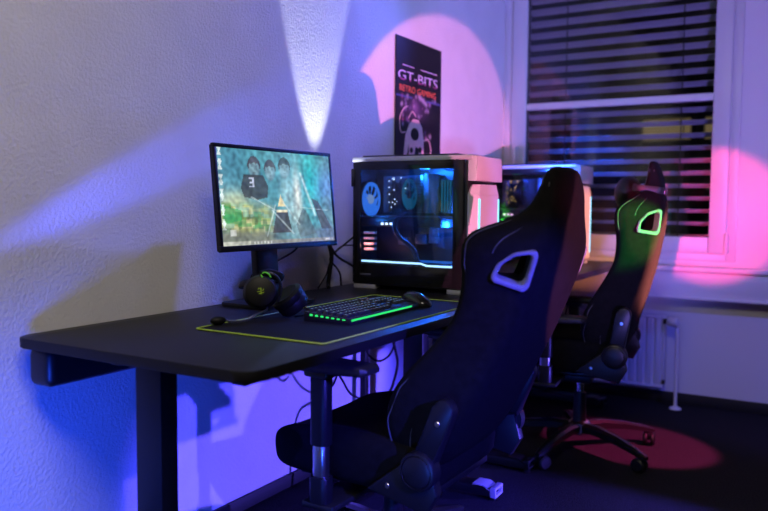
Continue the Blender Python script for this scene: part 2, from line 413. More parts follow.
def picture(u, v):
    c = mixc((.10, .36, .42), (.17, .46, .56), .5 + .5 * math.sin(u * 7 + v * 3))
    c = mixc(c, (.05, .20, .30), .7 * g2(u, v, .10, .85, .16, .3))
    c = mixc(c, (.03, .55, .50), .85 * g2(u, v, .80, .72, .13, .38))
    c = mixc(c, (.16, .26, .30), .8 * g2(u, v, .97, .55, .10, .6))
    c = mixc(c, (.62, .70, .42), .85 * g2(u, v, .13, .46, .16, .10))
    if v < .46 and u < .45:
        k = max(0, min(1, (.46 - v) / .06)) * max(0, min(1, (.45 - u) / .08))
        c = mixc(c, (.42, .45, .14), .9 * k)
        for bu, bv, bw, bh, bc in blocks:
            if abs(u - bu) < bw and abs(v - bv) < bh: c = mixc(c, bc, .65 * k)
        if inpoly(u, v, [(0, .42), (.16, .36), (.16, .26), (.02, .22)]): c = mixc(c, (.05, .42, .13), .8)
    if v < .20: c = mixc(c, (.17, .19, .20), .75 * max(0, min(1, (.20 - v) / .08)) * (1 - .5 * g2(u, v, .6, .1, .15, .3)))
    # three standing players fading into the light
    for hx, hy, hw, hair in ((.29, .815, .050, (.07, .05, .06)), (.425, .79, .047, (.09, .09, .10)), (.555, .825, .052, (.06, .09, .09))):
        sh = g2(u, v, hx, hy - .29, .075, .17)
        c = mixc(c, (.10, .32, .38), .6 * min(1, sh * 1.5))
        c = mixc(c, (.16, .42, .47), .6 * g2(u, v, hx, hy - .105, .022, .04))
        ux, vy = (u - hx) / hw, (v - hy) / .108
        d = ux * ux + vy * vy
        if d < 1: c = mixc((.30, .50, .56), (.15, .33, .40), d * .8 + .2 * max(0, ux))
        hl = .42 + .25 * abs(ux) ** 2 * -1 + .06 * math.sin(ux * 9 + hx * 50)
        if d < 1.25 and vy > hl: c = mixc(c, hair, .85)
        if d < 1.1 and abs(ux) > .82 and vy > -.1: c = mixc(c, hair, .7)
        for e_ in (-.38, .38): c = mixc(c, (.05, .11, .14), .65 * g2(ux, vy, e_, .12, .2, .09)); c = mixc(c, (.05, .09, .10), .5 * g2(ux, vy, e_, .27, .24, .05))
        c = mixc(c, (.10, .22, .26), .5 * g2(ux, vy, .05, -.18, .12, .16))
        c = mixc(c, (.09, .13, .16), .7 * g2(ux, vy, 0, -.52, .26, .07))
        if hx < .5: c = mixc(c, hair, .45 * g2(ux, vy, 0, -.8, .5, .2))
    if inpoly(u, v, [(.20, .74), (.36, .74), (.40, .62), (.385, .50), (.30, .47), (.19, .50), (.17, .60)]): c = mixc(c, (.06, .055, .05), .85)
    for x0, y0, x1, y1 in ((.245, .70, .275, .70), (.275, .70, .275, .61), (.25, .655, .275, .655), (.245, .61, .275, .61)):
        if streak(u, v, x0, y0, x1, y1, .009) > .45: c = (.55, .6, .75)
    c = mixc(c, (.45, .74, .76), .7 * g2(u, v, .56, .58, .05, .16)); c = mixc(c, (.88, .90, .80), .95 * g2(u, v, .66, .52, .035, .25)); c = mixc(c, (.04, .10, .11), .6 * g2(u, v, .73, .66, .012, .16)); c = mixc(c, (.03, .60, .55), .6 * g2(u, v, .79, .74, .02, .16)); c = mixc(c, (.06, .12, .13), .55 * g2(u, v, .90, .62, .025, .14))
    c = mixc(c, (.60, .80, .78), .6 * g2(u, v, .62, .32, .07, .2))
    if inpoly(u, v, [(.46, .36), (.555, .36), (.585, .12), (.41, .12)]): c = mixc(c, (.075, .055, .06), .85)
    if inpoly(u, v, [(.70, .38), (.73, .36), (.82, .10), (.66, .05), (.63, .2)]): c = mixc(c, (.12, .16, .17), .7)
    if inpoly(u, v, [(.79, .50), (.86, .46), (.985, .14), (.88, .14)]): c = mixc(c, (.085, .075, .08), .85)
    if inpoly(u, v, [(.47, .40), (.50, .53), (.545, .40)]): c = mixc(c, (.95, .72, .30), .75)
    if abs(v - .352) < .012 and .455 < u < .555: c = (.85, .78, .55)
    for q in ((.42, .36, .60, .10, .006), (.25, .50, .45, .36, .005), (.45, .42, .36, .08, .005), (.60, .40, .95, .36, .004), (.70, .78, .82, .3, .010), (.52, .45, .66, .2, .006)):
        c = mixc(c, (.75, .9, .88), .65 * streak(u, v, *q))
    if u < .035 and v > .16:                                            # desktop icons
        if int(v * 26) % 4 != 3 and abs(u - .018) < .011 + .004 * math.sin(v * 90): c = mixc(c, (.85, .95, .92), .8)
    if .06 < u < .11 and .10 < v < .16: c = mixc(c, (.8, .82, .8), .6)
    if v < .045:                                                        # task bar
        c = (.30, .31, .27)
        if u < .22: c = (.55, .56, .47)
        if .235 < u < .40 and abs(v - .022) < .014 and int(u * 70) % 2: c = (.62, .64, .6)
        if .90 < u < .985 and abs(v - .022) < .010 and int(u * 120) % 2: c = (.75, .75, .7)
    n_ = tex(u, v)
    return tuple(q * n_ for q in c)
def picture_grid(name, x0, y0, x1, y1, zz, nx, ny, fn, m, mtx, parent):
    bm = bmesh.new(); lay = bm.loops.layers.float_color.new('picture')
    V = [[bm.verts.new(mtx @ Vector((x0 + (x1 - x0) * i / nx, y0 + (y1 - y0) * j / ny, zz))) for i in range(nx + 1)] for j in range(ny + 1)]
    Cl = [[fn(i / nx, j / ny) for i in range(nx + 1)] for j in range(ny + 1)]
    for j in range(ny):
        for i in range(nx):
            f = bm.faces.new((V[j][i], V[j][i + 1], V[j + 1][i + 1], V[j + 1][i]))
            for lp, (a, b) in zip(f.loops, ((j, i), (j, i + 1), (j + 1, i + 1), (j + 1, i))): lp[lay] = (*Cl[a][b], 1)
    me = bpy.data.meshes.new(name); bm.to_mesh(me); bm.free(); me.materials.append(m)
    o = bpy.data.objects.new(name, me); COL.objects.link(o); o.parent = parent; return o
picture_grid('screen', -W2 + .012, -H2 + .018, W2 - .012, H2 - bt, -.0015, 190, 108, picture, M['screen'], MM, mo)
# stand: hinge, slanted neck, base plate
nk = MB().box((-.05, -.055, .012), (-.022, .055, .40), .006, 3)
for v in nk.bm.verts: v.co.x += .03 * (1 - v.co.z / .4)
nk.build('neck', M['plastic'], mo)
MB().box((-.03, -.04, .30), (.022, .04, .38), .008).build('tilt_hinge', M['plastic'], mo)
MB().prism(rrect(-.10, -.13, .10, .13, .02), 'z', .0005, .013, .003).build('base', M['plastic'], mo)
tag(MB().tube([(.165, 2.155, .965), (.158, 2.13, .921), (.13, 2.057, .884), (.105, 2.0, .86), (.10, 1.97, .84), (.085, 1.98, .80), (.05, 2.02, DZ + .004), (.04, 2.2, DZ + .004)], .0035, 8).build('monitor_cable', M['cord']),
    'black cable curving down from under the monitor to its stand', 'cable')

# ---------------------------------------------------------------- keyboard
KX, KY = .562, 1.94
kb = empty('keyboard', (KX, KY, MT), R(1), 'black mechanical keyboard with green glow along its edge, on the desk mat', 'keyboard')
kw, kl = .077, .205
MB().prism([(-kw, .0005), (kw, .0005), (kw, .012), (kw - .004, .017), (-kw + .004, .028), (-kw, .024)], 'y', -kl, kl, .002).build('case', M['plastic'], kb)
MB().box((kw - .0012, -kl + .006, .0105), (kw + .0014, kl - .05, .0158)).build('front_light_bar', M['keygreen'], kb, smooth=False)
lb = MB()
for i in range(7): lb.box((-kw + .02 + .018 * i, -kl - .0015, .0165 - .0007 * i), (-kw + .03 + .018 * i, -kl + .001, .0225 - .0011 * i), .001)
lb.build('side_light_bar', M['keygreen'], kb)
kp = bpy.data.meshes.new('keycap')
def key_mesh(wy):
    b = MB(); a = .0078; t = .0058; hy = wy / 2 - .0011
    b.loft([[(-a, -hy, 0), (a, -hy, 0), (a, hy, 0), (-a, hy, 0)], [(-t, -hy + .002, .0075), (t, -hy + .002, .0075), (t, hy - .002, .0075), (-t, hy - .002, .0075)]])
    return b
sl = math.atan2(-.011, 2 * kw - .008)
rows = [[1] * 13, [1] * 13 + [2], [1.5] + [1] * 12 + [1.5], [1.75] + [1] * 11 + [2.25], [2.25] + [1] * 10 + [2.75], [1.25, 1.25, 1.25, 6.25, 1.25, 1.25, 1.25, 1.25]]
cache = {}; nkeys = 0; leg = MB()
for r_, row in enumerate(rows):
    x = -kw + .020 + r_ * .0215 + (0 if r_ else -.004); zk = .0275 + (x + kw - .004) * (-.011) / (2 * kw - .008) + .0006
    y = -kl + .010; u = .0187 * .91
    ex = row + ([1, 1, 1] if r_ != 3 else []) + ([1, 1, 1, 1] if r_ in (1, 2) else [])
    ys = []
    for k in row: ys.append((y, k)); y += k * u * (15 / sum(row) if r_ else .26 / (13 * u))
    y = -kl + .010 + .263
    if r_ != 3 and r_ != 4:
        for k in range(3): ys.append((y + k * u, 1))
    if r_ == 4: ys.append((y + u, 1))
    y += 3 * u + .006
    if r_ >= 1:
        for k in range(4 if r_ != 5 else 2): ys.append((y + k * u * (1 if r_ != 5 else 1.5), 1 if r_ != 5 else 1.5))
    for yy, k in ys:
        if yy + k * u > kl - .004: continue
        if nkeys >= 100: continue
        key = round(k, 2)
        if key not in cache:
            o = key_mesh(k * u).build('keycap', M['keycap'], kb, smooth=False); cache[key] = o
        else:
            o = cache[key].copy(); COL.objects.link(o)
        o.location = (x, yy + k * u / 2, zk); o.rotation_euler = (0, -sl, 0); nkeys += 1
        if r_ < 6:
            s_ = .0022
            leg.box((x - .0032, yy + k * u / 2 - .0022, zk + .0076), (x + .0005, yy + k * u / 2 + .0022, zk + .0081))
leg.build('key_legends', M['legend'], kb, smooth=False)

# ---------------------------------------------------------------- mouse
ms = empty('mouse', (.60, 2.195, MT), R(-12), 'black computer mouse right of the keyboard on the mat', 'mouse')
prof = []
for i in range(11):
    t = i / 10; x = -.062 + .124 * t
    hw = .031 * (1 - abs(2 * t - 1) ** 3.2) ** .5 * (.93 + .12 * abs(2 * t - .9)) + .001
    hz = (.044 * math.sin(PI * min(1, (.06 + .94 * t) ** .82)) ** .62) + .002
    prof.append([(x, hw * math.cos(a), .0025 + max(0, math.sin(a)) ** .75 * hz if math.sin(a) > 0 else .0012) for a in [2 * PI * k / 16 for k in range(16)]])
MB().loft(prof).build('body', M['gplastic'], ms, subsurf=1)
MB().cyl((-.035, -.0045, .028), (-.035, .0045, .028), .010, n=16).build('scroll_wheel', M['seal'], ms)

# ---------------------------------------------------------------- headset leaning on the monitor stand
hs = empty('headset', (.37, 1.70, DZ + .003), 0, 'black gaming headset with boom microphone leaning against the monitor stand', 'headset')
def HP(p): return Vector(p) - Vector((.37, 1.70, DZ + .003))
cA, nA = HP((.374, 1.684, .832)), Vector((.62, -.77, .18)).normalized()
cB, nB = HP((.415, 1.770, .800)), Vector((.30, .55, -.75)).normalized()
cup = MB().lathe([(0, .030), (.030, .030), (.041, .026), (.046, .016), (.047, .002), (.046, -.004), (0, -.004)], cA, nA); cup.build('earcup', M['headset'], hs)
MB().lathe([(.046, -.004), (.050, -.012), (.049, -.024), (.038, -.030), (.02, -.024), (0, -.022), (0, -.004)], cA, nA).build('ear_cushion', M['headset'], hs)
MB().lathe([(0, .030), (.030, .030), (.041, .026), (.046, .016), (.047, .002), (.046, -.004), (0, -.004)], cB, nB).build('earcup', M['headset'], hs)
MB().lathe([(.046, -.004), (.050, -.012), (.049, -.024), (.038, -.030), (.02, -.024), (0, -.022), (0, -.004)], cB, nB).build('ear_cushion', M['headset'], hs)
# headband arc that runs up and behind from one cup to the other
side = nA.cross(Vector((0, 0, 1))).normalized()
HB = [cA - side * .030 + Vector((0, 0, .045)) + nA * .008, cA - side * .052 + Vector((0, 0, .034)), cA - side * .066 + Vector((0, 0, .0)) - nA * .02, cA - side * .07 + Vector((0, 0, -.03)) - nA * .05,
      HP((.27, 1.76, .79)), HP((.275, 1.81, .775)), cB - side * .045 + Vector((0, 0, -.012)), cB + nB * .018]
HBa = [cA + nA * .012 + Vector((0, 0, .046)), cA - side * .028 + Vector((0, 0, .052)) - nA * .01, cA - side * .056 + Vector((0, 0, .038)) - nA * .03, HP((.272, 1.725, .845)), HP((.25, 1.80, .83)), HP((.285, 1.85, .81)), cB + nB * .02 + Vector((0, 0, .04))]
MB().tube(HBa, (.014, .006), 10, 6, flat=(0, 0, 1)).build('headband', M['headset'], hs)
MB().tube([cA - side * .047 + Vector((0, 0, -.028)) - nA * .004, cA - side * .056 + Vector((0, 0, .0)), cA - side * .052 + Vector((0, 0, .032)), cA - side * .03 + Vector((0, 0, .052)), cA + Vector((0, 0, .05)) - nA * .006], .0045, 8).build('yoke', M['black'], hs)
MB().tube([cA - side * .028 + Vector((0, 0, .040)) + nA * .016, cA - side * .022 + Vector((0, 0, .050)) + nA * .018, cA - side * .010 + Vector((0, 0, .054)) + nA * .014, cA - side * .002 + Vector((0, 0, .047)) + nA * .014, cA - side * .006 + Vector((0, 0, .040)) + nA * .02], .0022, 6).build('cable_loop', M['cable_green'], hs)
bm0 = cA - side * .016 + Vector((0, 0, -.040)) + nA * .006
MB().tube([bm0, bm0 + Vector((0, 0, -.012)) + nA * .01, HP((.390, 1.640, .772)), HP((.382, 1.615, .762)), HP((.370, 1.590, .760)), HP((.355, 1.565, .763))], .0032, 8).build('microphone_boom', M['chrome'], hs)
MB().ellipsoid(HP((.341, 1.546, .765)), (.013, .022, .012), Matrix.Rotation(R(-35), 3, 'Z')).build('microphone', M['headset'], hs)
lg = MB(); up = (Vector((0, 0, 1)) - nA * nA.z).normalized(); rt = up.cross(nA).normalized()
for crv in ([(-.010, .006), (-.004, .012), (0, .004), (.003, -.004), (-.002, -.011)], [(.001, .014), (.003, .006), (.009, .003), (.012, .010)], [(-.012, -.002), (-.005, -.001), (.002, -.003), (.010, -.006), (.013, -.002)], [(-.006, -.010), (0, -.007), (.006, -.011)]):
    lg.tube([cA + nA * .0308 + rt * a * .75 + up * b * .75 for a, b in crv], .0011, 6, 4)
lg.build('earcup_logo', M['logo'], hs)
MB().tube([cB + nB * .02 + Vector((0, 0, -.03)), HP((.44, 1.83, .757)), HP((.44, 1.87, .7555)), HP((.36, 1.93, .7555)), HP((.30, 1.99, .7545)), HP((.2, 2.2, .7535))], .0022, 6).build('headset_cable', M['cord'], hs)

# ---------------------------------------------------------------- computer towers
def make_pc(loc, label, lit):
    p = empty('computer_tower', loc, 0, label, 'computer', 'white computer towers with glass sides')
    L_, D_, H_ = .510, .24, .515          # x length, y thickness, height
    # outer panels
    MB().box((.0, D_ - .008, .02), (L_ - .03, D_, H_ - .018), .002).build('far_side_panel', M['white'], p)
    rear = MB(); rear.box((0, .004, .02), (.006, D_ - .008, .30), .001); rear.box((0, .004, .30), (.006, .03, H_ - .018), .001); rear.box((0, .165, .30), (.006, D_ - .008, H_ - .018), .001); rear.box((0, .03, .30), (.003, .165, H_ - .018), .001)  # last plate closes the fan opening to stop interior light leaking
    rear.build('rear_panel', M['black'], p)
    MB().box((0, .004, .018), (L_ - .03, D_ - .004, .026), .001).build('bottom_panel', M['black'], p)
    MB().box((-.004, -.004, H_ - .018), (L_ + .0, D_ + .004, H_), .003).build('top_panel', M['silver'], p)
    tp = MB().box((.03, .02, H_), (L_ - .07, D_ - .02, H_ + .007), .002); tp.build('top_mesh', M['black'], p)
    # glass door with black border
    bo = MB()
    bo.box((.0, -.003, .025), (.035, .001, H_ - .018), .0008); bo.box((L_ - .075, -.003, .025), (L_ - .03, .001, H_ - .018), .0008)
    bo.box((.035, -.003, H_ - .05), (L_ - .075, .001, H_ - .018), .0008); bo.box((.035, -.003, .025), (L_ - .075, .001, .098), .0008)
    bo.build('glass_door_border', M['gplastic'], p)
    MB().box((.03, -.0025, .09), (L_ - .07, .0005, H_ - .045)).build('glass_door', M['tint'], p, smooth=False)
    MB().box((-.008, -.006, .40), (.008, -.001, .47), .002).build('door_hinge', M['black'], p)
    MB().box((.035, -.0045, .055), (.085, -.0032, .061), .0005).build('door_badge', M['heatsink'], p)
    # front: cap, recessed joint, chamfered panel with two light strips
    FXa = L_ - .03
    MB().box((FXa, .0, .025), (FXa + .012, D_, H_ - .02), .002).build('front_frame', M['black'], p)
    MB().prism([(-.001, H_ - .095), (D_ + .001, H_ - .095), (D_ + .001, H_ - .03), (D_ - .012, H_ - .005), (-.001, H_ - .005)], 'x', FXa + .012, L_ + .018, .003).build('front_cap', M['white'], p)
    fp = MB()
    a, b = FXa + .012, L_ + .016
    sec = [(a, .0), (a + .006, -.004), (b, .03), (b, D_ - .03), (a + .006, D_ + .004), (a, D_)]
    zs = H_ - .125
    fp.prism(sec, 'z', .03, zs - .02, .002)
    top = [(a, .0, zs - .02), (a + .006, -.004, zs - .02), (b, .03, zs - .02), (b, D_ - .03, zs - .02), (a + .006, D_ + .004, zs - .02), (a, D_, zs - .02)]
    t2 = [(a, .03, zs + .018), (a + .006, .03, zs + .018), (b - .004, .045, zs + .018), (b - .004, D_ - .045, zs + .018), (a + .006, D_ - .03, zs + .018), (a, D_ - .03, zs + .018)]
    fp.loft([top, t2])
    fp.build('front_panel', M['white'], p)
    for yy in (.03, D_ - .03):
        MB().box((b - .004, yy - .004, .06), (b + .0022, yy + .004, zs - .035), .0015).build('front_light_strip', M['cyan'], p)
    MB().box((a, .04, H_ - .1), (a + .01, D_ - .04, H_ - .093)).build('front_vent', M['black'], p)
    # feet
    for x in (.0, .41):
        MB().box((x, .004, .0005), (x + .10, .05, .018), .003).build('foot', M['silver'], p); MB().box((x, D_ - .05, .0005), (x + .10, D_ - .004, .018), .003).build('foot', M['silver'], p)
    # ---- inside, seen through the glass
    MB().box((.01, .165, .10), (FXa - .005, .17, H_ - .02)).build('motherboard_tray', M['black'], p, smooth=False)
    sh = MB().box((.012, .012, .03), (FXa - .005, .165, .106), .001); sh.build('power_supply_shroud', M['black'], p)
    # light line at the foot of the window, with its step
    def line(pts, h):
        q = MB()
        for (x0, z0), (x1, z1) in zip(pts, pts[1:]): q.prism([(x0, z0), (x1, z1), (x1, z1 + h), (x0, z0 + h)], 'y', .004, .0085)
        return q
    if lit:
        line([(.037, .106), (.30, .106), (.325, .084 + .015), (L_ - .076, .099)], .0065).build('shroud_light_line', M['strip'], p, smooth=False)
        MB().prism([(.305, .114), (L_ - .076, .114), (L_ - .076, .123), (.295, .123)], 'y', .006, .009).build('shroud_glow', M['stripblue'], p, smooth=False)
    mb_ = MB().box((.055, .160, .16), (.32, .165, .45)); mb_.build('motherboard', M['board'], p, smooth=False)
    ch = MB()
    for x0, z0, x1, z1, t in ((.06, .385, .10, .445, .03), (.06, .30, .085, .385, .03), (.11, .42, .20, .445, .02), (.12, .17, .17, .2, .012), (.20, .175, .25, .215, .012), (.26, .18, .30, .24, .014)): ch.box((x0, .160 - t, z0), (x1, .1601, z1), .002)
    ch.build('board_heatsinks', M['heatsink'], p)
    # rear exhaust fan and cooler fan, both facing along the case
    def fan(name, x, y, zc, r, m, hub):
        f = empty(name, (0, 0, 0)); f.parent = p
        MB().lathe([(r * 1.02, 0), (r * 1.09, 0), (r * 1.09, .022), (r * 1.02, .022), (r * 1.02, 0)], (x, y, zc), (1, 0, 0)).build('fan_frame', M['black'], f)
        b = MB()
        for k in range(9):
            a0 = 2 * PI * k / 9
            V = []
            for j in range(5):
                rr = r * (.3 + .68 * j / 4); aa = a0 + .28 * j / 4
                V.append([(x + .006, y + rr * math.cos(aa), zc + rr * math.sin(aa)), (x + .020, y + rr * math.cos(aa + .70), zc + rr * math.sin(aa + .70)),
                          (x + .0215, y + rr * math.cos(aa + .70), zc + rr * math.sin(aa + .70)), (x + .0075, y + rr * math.cos(aa), zc + rr * math.sin(aa))])
            b.loft(V)
        b.build('blades', m, f, smooth=False)
        MB().lathe([(r * .80, .0215), (r * 1.0, .0215), (r * 1.0, .0245), (r * .80, .0245), (r * .80, .0215)], (x, y, zc), (1, 0, 0)).build('light_ring', m, f, smooth=False)
        MB().lathe([(0, .004), (r * .26, .004), (r * .28, .02), (r * .24, .026), (0, .027)], (x, y, zc), (1, 0, 0)).build('hub', hub, f)
        return f
    if lit:
        fan('exhaust_fan', .012, .080, .352, .068, M['fanblue'], M['hubglow'])
    else:
        fan('exhaust_fan', .012, .080, .352, .068, M['board'], M['black'])
    cl = empty('cpu_cooler'); cl.parent = p
    fins = MB()
    for k in range(24): fins.box((.215, .045, .30 + k * .0062), (.275, .15, .3008 + k * .0062 + .0006))
    fins.build('cooling_fins', M['heatsink'], cl, smooth=False)
    MB().box((.285, .05, .30), (.31, .145, .45), .002).build('second_tower', M['heatsink'], cl)
    f = fan('cooler_fan', .175, .10, .372, .060, M['fancyan'] if lit else M['board'], M['board'])
    ram = empty('memory_modules'); ram.parent = p
    for k in range(4): MB().box((.325 + k * .012, .125, .30), (.331 + k * .012, .16, .43), .001).build('memory_stick', M['heatsink'], ram)
    if lit:
        for k in range(4): MB().box((.325 + k * .012, .122, .302), (.331 + k * .012, .1248, .428)).build('memory_light', M['fancyan'], ram, smooth=False)
    # graphics card across the middle
    gp = empty('graphics_card'); gp.parent = p
    MB().box((.015, .03, .245), (.37, .155, .282), .004).build('shroud', M['board'], gp)
    MB().box((.015, .03, .284), (.36, .155, .288), .001).build('backplate', M['heatsink'], gp)
    for k in range(3): MB().box((.11 + k * .02, .0275, .252), (.122 + k * .02, .0295, .261), .001).build('status_light', M['led'] if lit else M['ledpink'], gp, smooth=False)
    if lit: text('card_lettering', '● ● ●', .01, M['legend'], gp, Matrix.Translation((.30, .0285, .268)) @ Matrix.Rotation(R(90), 4, 'X')) if False else None
    sc_ = MB()
    for k in range(4): sc_.box((.030, .03, .150 + k * .0215), (.080, .05, .160 + k * .0215), .001)
    sc_.build('slot_covers', M['slotcover'], p)
    for off in (0, .014):
        MB().tube([(.20 + off, .05, .30), (.175 + off, .03, .275), (.172 + off, .02, .245), (.19 + off, .018, .21), (.225 + off, .02, .185), (.25 + off, .022, .16), (.262 + off, .03, .125), (.263 + off, .05, .106)], .0055, 8).build('cooling_hose', M['tube'], p)
    MB().box((.42, .03, .13), (.455, .155, .47), .003).build('front_radiator', M['board'], p)
    MB().box((.385, .02, .46), (.39, .16, .465)).build('cable_bar', M['board'], p, smooth=False)
    cap_ = MB()
    rr = random.Random(5)
    for k in range(26):
        x0, z0 = rr.uniform(.09, .17), rr.uniform(.31, .44); cap_.box((x0, .12, z0), (x0 + .003, .1225, z0 + .004))
    cap_.build('board_lights', M['led'] if lit else M['ledamber'], p, smooth=False)
    return p
make_pc((.12, 2.56, DZ), 'white computer tower with lit blue fans behind glass, beside the monitor', True)
make_pc((.12, 3.845, DZ2), 'white computer tower with dark glass side behind the near chair, by the window', False)

# ---------------------------------------------------------------- poster
po = empty('poster', (.006, 3.318, 1.55), 0, 'tall black poster with a retro gaming title and an astronaut, on left wall', 'poster')
PM = Matrix(((0, 0, 1, 0), (1, 0, 0, 0), (0, 1, 0, 0), (0, 0, 0, 1)))       # local x -> +Y, local y -> up, local z -> off the wall
PW, PH0, PH1 = .232, -.37, .305
rp_ = random.Random(9); specks = [(rp_.uniform(.1, .9), rp_.uniform(.28, .62), rp_.uniform(.008, .022), rp_.choice([(.6, .45, .7), (.4, .3, .6), (.5, .1, .3), (.7, .6, .8), (.2, .12, .35)])) for _ in range(46)]
def art(u, v):
    c = (.008, .008, .014)
    c = mixc(c, (.10, .05, .16), .8 * g2(u, v, .42, .52, .22, .07)); c = mixc(c, (.30, .16, .42), .7 * g2(u, v, .40, .54, .07, .05))
    for a, b, r, k in specks: c = mixc(c, k, .85 * g2(u, v, a, b, r, r * .75))
    c = mixc(c, (.55, .42, .62), .9 * streak(u, v, .48, .625, .66, .575, .016))
    if abs(v - .600) < .003 and (u < .35 or u > .65): c = mixc(c, (.12, .14, .5), .7)
    return c
MB().box((-.002, -PW, PH0), (.002, PW, PH1)).build('poster_sheet', M['black'], po, smooth=False)
picture_grid('printed_art', -PW + .002, PH0 + .002, PW - .002, PH1 - .002, .0027, 60, 90, art, M['poster'], PM, po)
def pt(x, z): return PM @ Matrix.Translation((x, z, .0031)) 
def split_text(t, zc, below, m):
    bm = bmesh.new(); bm.from_mesh(t.data)
    bmesh.ops.bisect_plane(bm, geom=bm.verts[:] + bm.edges[:] + bm.faces[:], plane_co=(0, 0, zc), plane_no=(0, 0, 1), clear_outer=below, clear_inner=not below)
    bm.to_mesh(t.data); bm.free()
t1 = text('title_lettering', 'GT-BITS', .064, M['txtwhite'], po, pt(-.012, .128), .0003, .40); split_text(t1, .117, False, None)
t2 = text('title_lettering', 'GT-BITS', .064, M['txtpink'], po, pt(-.012, .128), .0003, .40); split_text(t2, .115, True, None); tag(t2, 'magenta lower part of the title letters')
text('subtitle_lettering', 'RETRO GAMING', .042, M['txtred'], po, pt(-.014, .070), .0003, .37)
ln = MB()
for x0, x1, z0 in ((-.17, -.06, .176), (.01, .18, .176)): ln.box((.0030, x0, z0), (.0033, x1, z0 + .004))
ln.build('title_rules', M['txtwhite'], po, smooth=False)
# astronaut holding a gamepad, drawn flat on the print
ast = MB()
def blob(pts): ast.prism(pts, 'x', .0030, .0034)
def P2(u, v): return (-PW + 2 * PW * u, PH0 + (PH1 - PH0) * (v + .115))
blob([P2(*q) for q in ((.16, .06), (.20, .22), (.28, .30), (.36, .34), (.48, .34), (.56, .29), (.60, .20), (.60, .06), (.50, .06), (.48, .14), (.42, .15), (.38, .06), (.28, .06), (.27, .16), (.22, .06))])
for pth in ([(.20, .24), (.10, .24), (.08, .33), (.16, .40), (.24, .42)], [(.26, .34), (.34, .39), (.42, .36)], [(.60, .20), (.70, .21), (.76, .15), (.76, .07)]):
    ast.tube([(.0032, *P2(*q)) for q in pth], .003, 5, 5)
ast.build('astronaut_print', mat('pale_pink_print', (.72, .5, .64), .5, noise=(30, .1)), po, smooth=False)

vz = MB()
for cu, cv, ru, rv in ((.40, .235, .09, .045), (.33, .12, .035, .02), (.52, .13, .04, .022)):
    vz.prism([(lambda q: q)(P2(cu + ru * math.cos(2 * PI * k / 16), cv + rv * math.sin(2 * PI * k / 16))) for k in range(16)], 'x', .0034, .0037)
vz.build('visor_print', M['black'], po, smooth=False)

# ---------------------------------------------------------------- chairs
KS = [-.05, -.02, .05, .15, .25, .35, .46, .52, .575, .61, .64, .67, .71, .75, .775]
TB = dict(
    wt=[.20, .245, .265, .268, .250, .238, .246, .268, .275, .256, .200, .158, .140, .132, .112],
    wr=[.17, .210, .225, .228, .215, .205, .205, .210, .210, .195, .160, .136, .122, .112, .092],
    bf=[.10, .15, .195, .205, .178, .148, .155, .180, .182, .150, .100, .072, .058, .052, .046],
    tf=[.07, .085, .10, .11, .11, .10, .095, .09, .085, .078, .068, .060, .055, .050, .044],
    rf=[.03, .01, .0, .0, .0, .0, .0, .0, .0, .0, .0, .0, .0, .006, .016],
    bow=[.0, .0, .008, .025, .042, .055, .062, .063, .061, .057, .050, .042, .032, .024, .018])
def tbl(k, s):
    t = TB[k]
    for i in range(len(KS) - 1):
        if s <= KS[i + 1]:
            a = max(0, min(1, (s - KS[i]) / (KS[i + 1] - KS[i]))); return t[i] + (t[i + 1] - t[i]) * a
    return t[-1]
def half(s):
    wt, wr, bf, tf, rf = (tbl(k, s) for k in ('wt', 'wr', 'bf', 'tf', 'rf')); bw = tbl('bow', s)
    return [(y, f - bw) for y, f in [(0, rf), (.55 * wr, rf), (wr, rf + .008), (wr + .4 * (wt - wr), rf + .35 * (bf - rf)), (wt, .8 * bf), (wt - .008, bf), (wt - .035, bf + .006), (wt - .066, max(tf + .008, .72 * bf)), (.55 * wt, tf), (0, tf - .006)]]
BX = .245                                              # how far the hinge sits behind the chair's centre
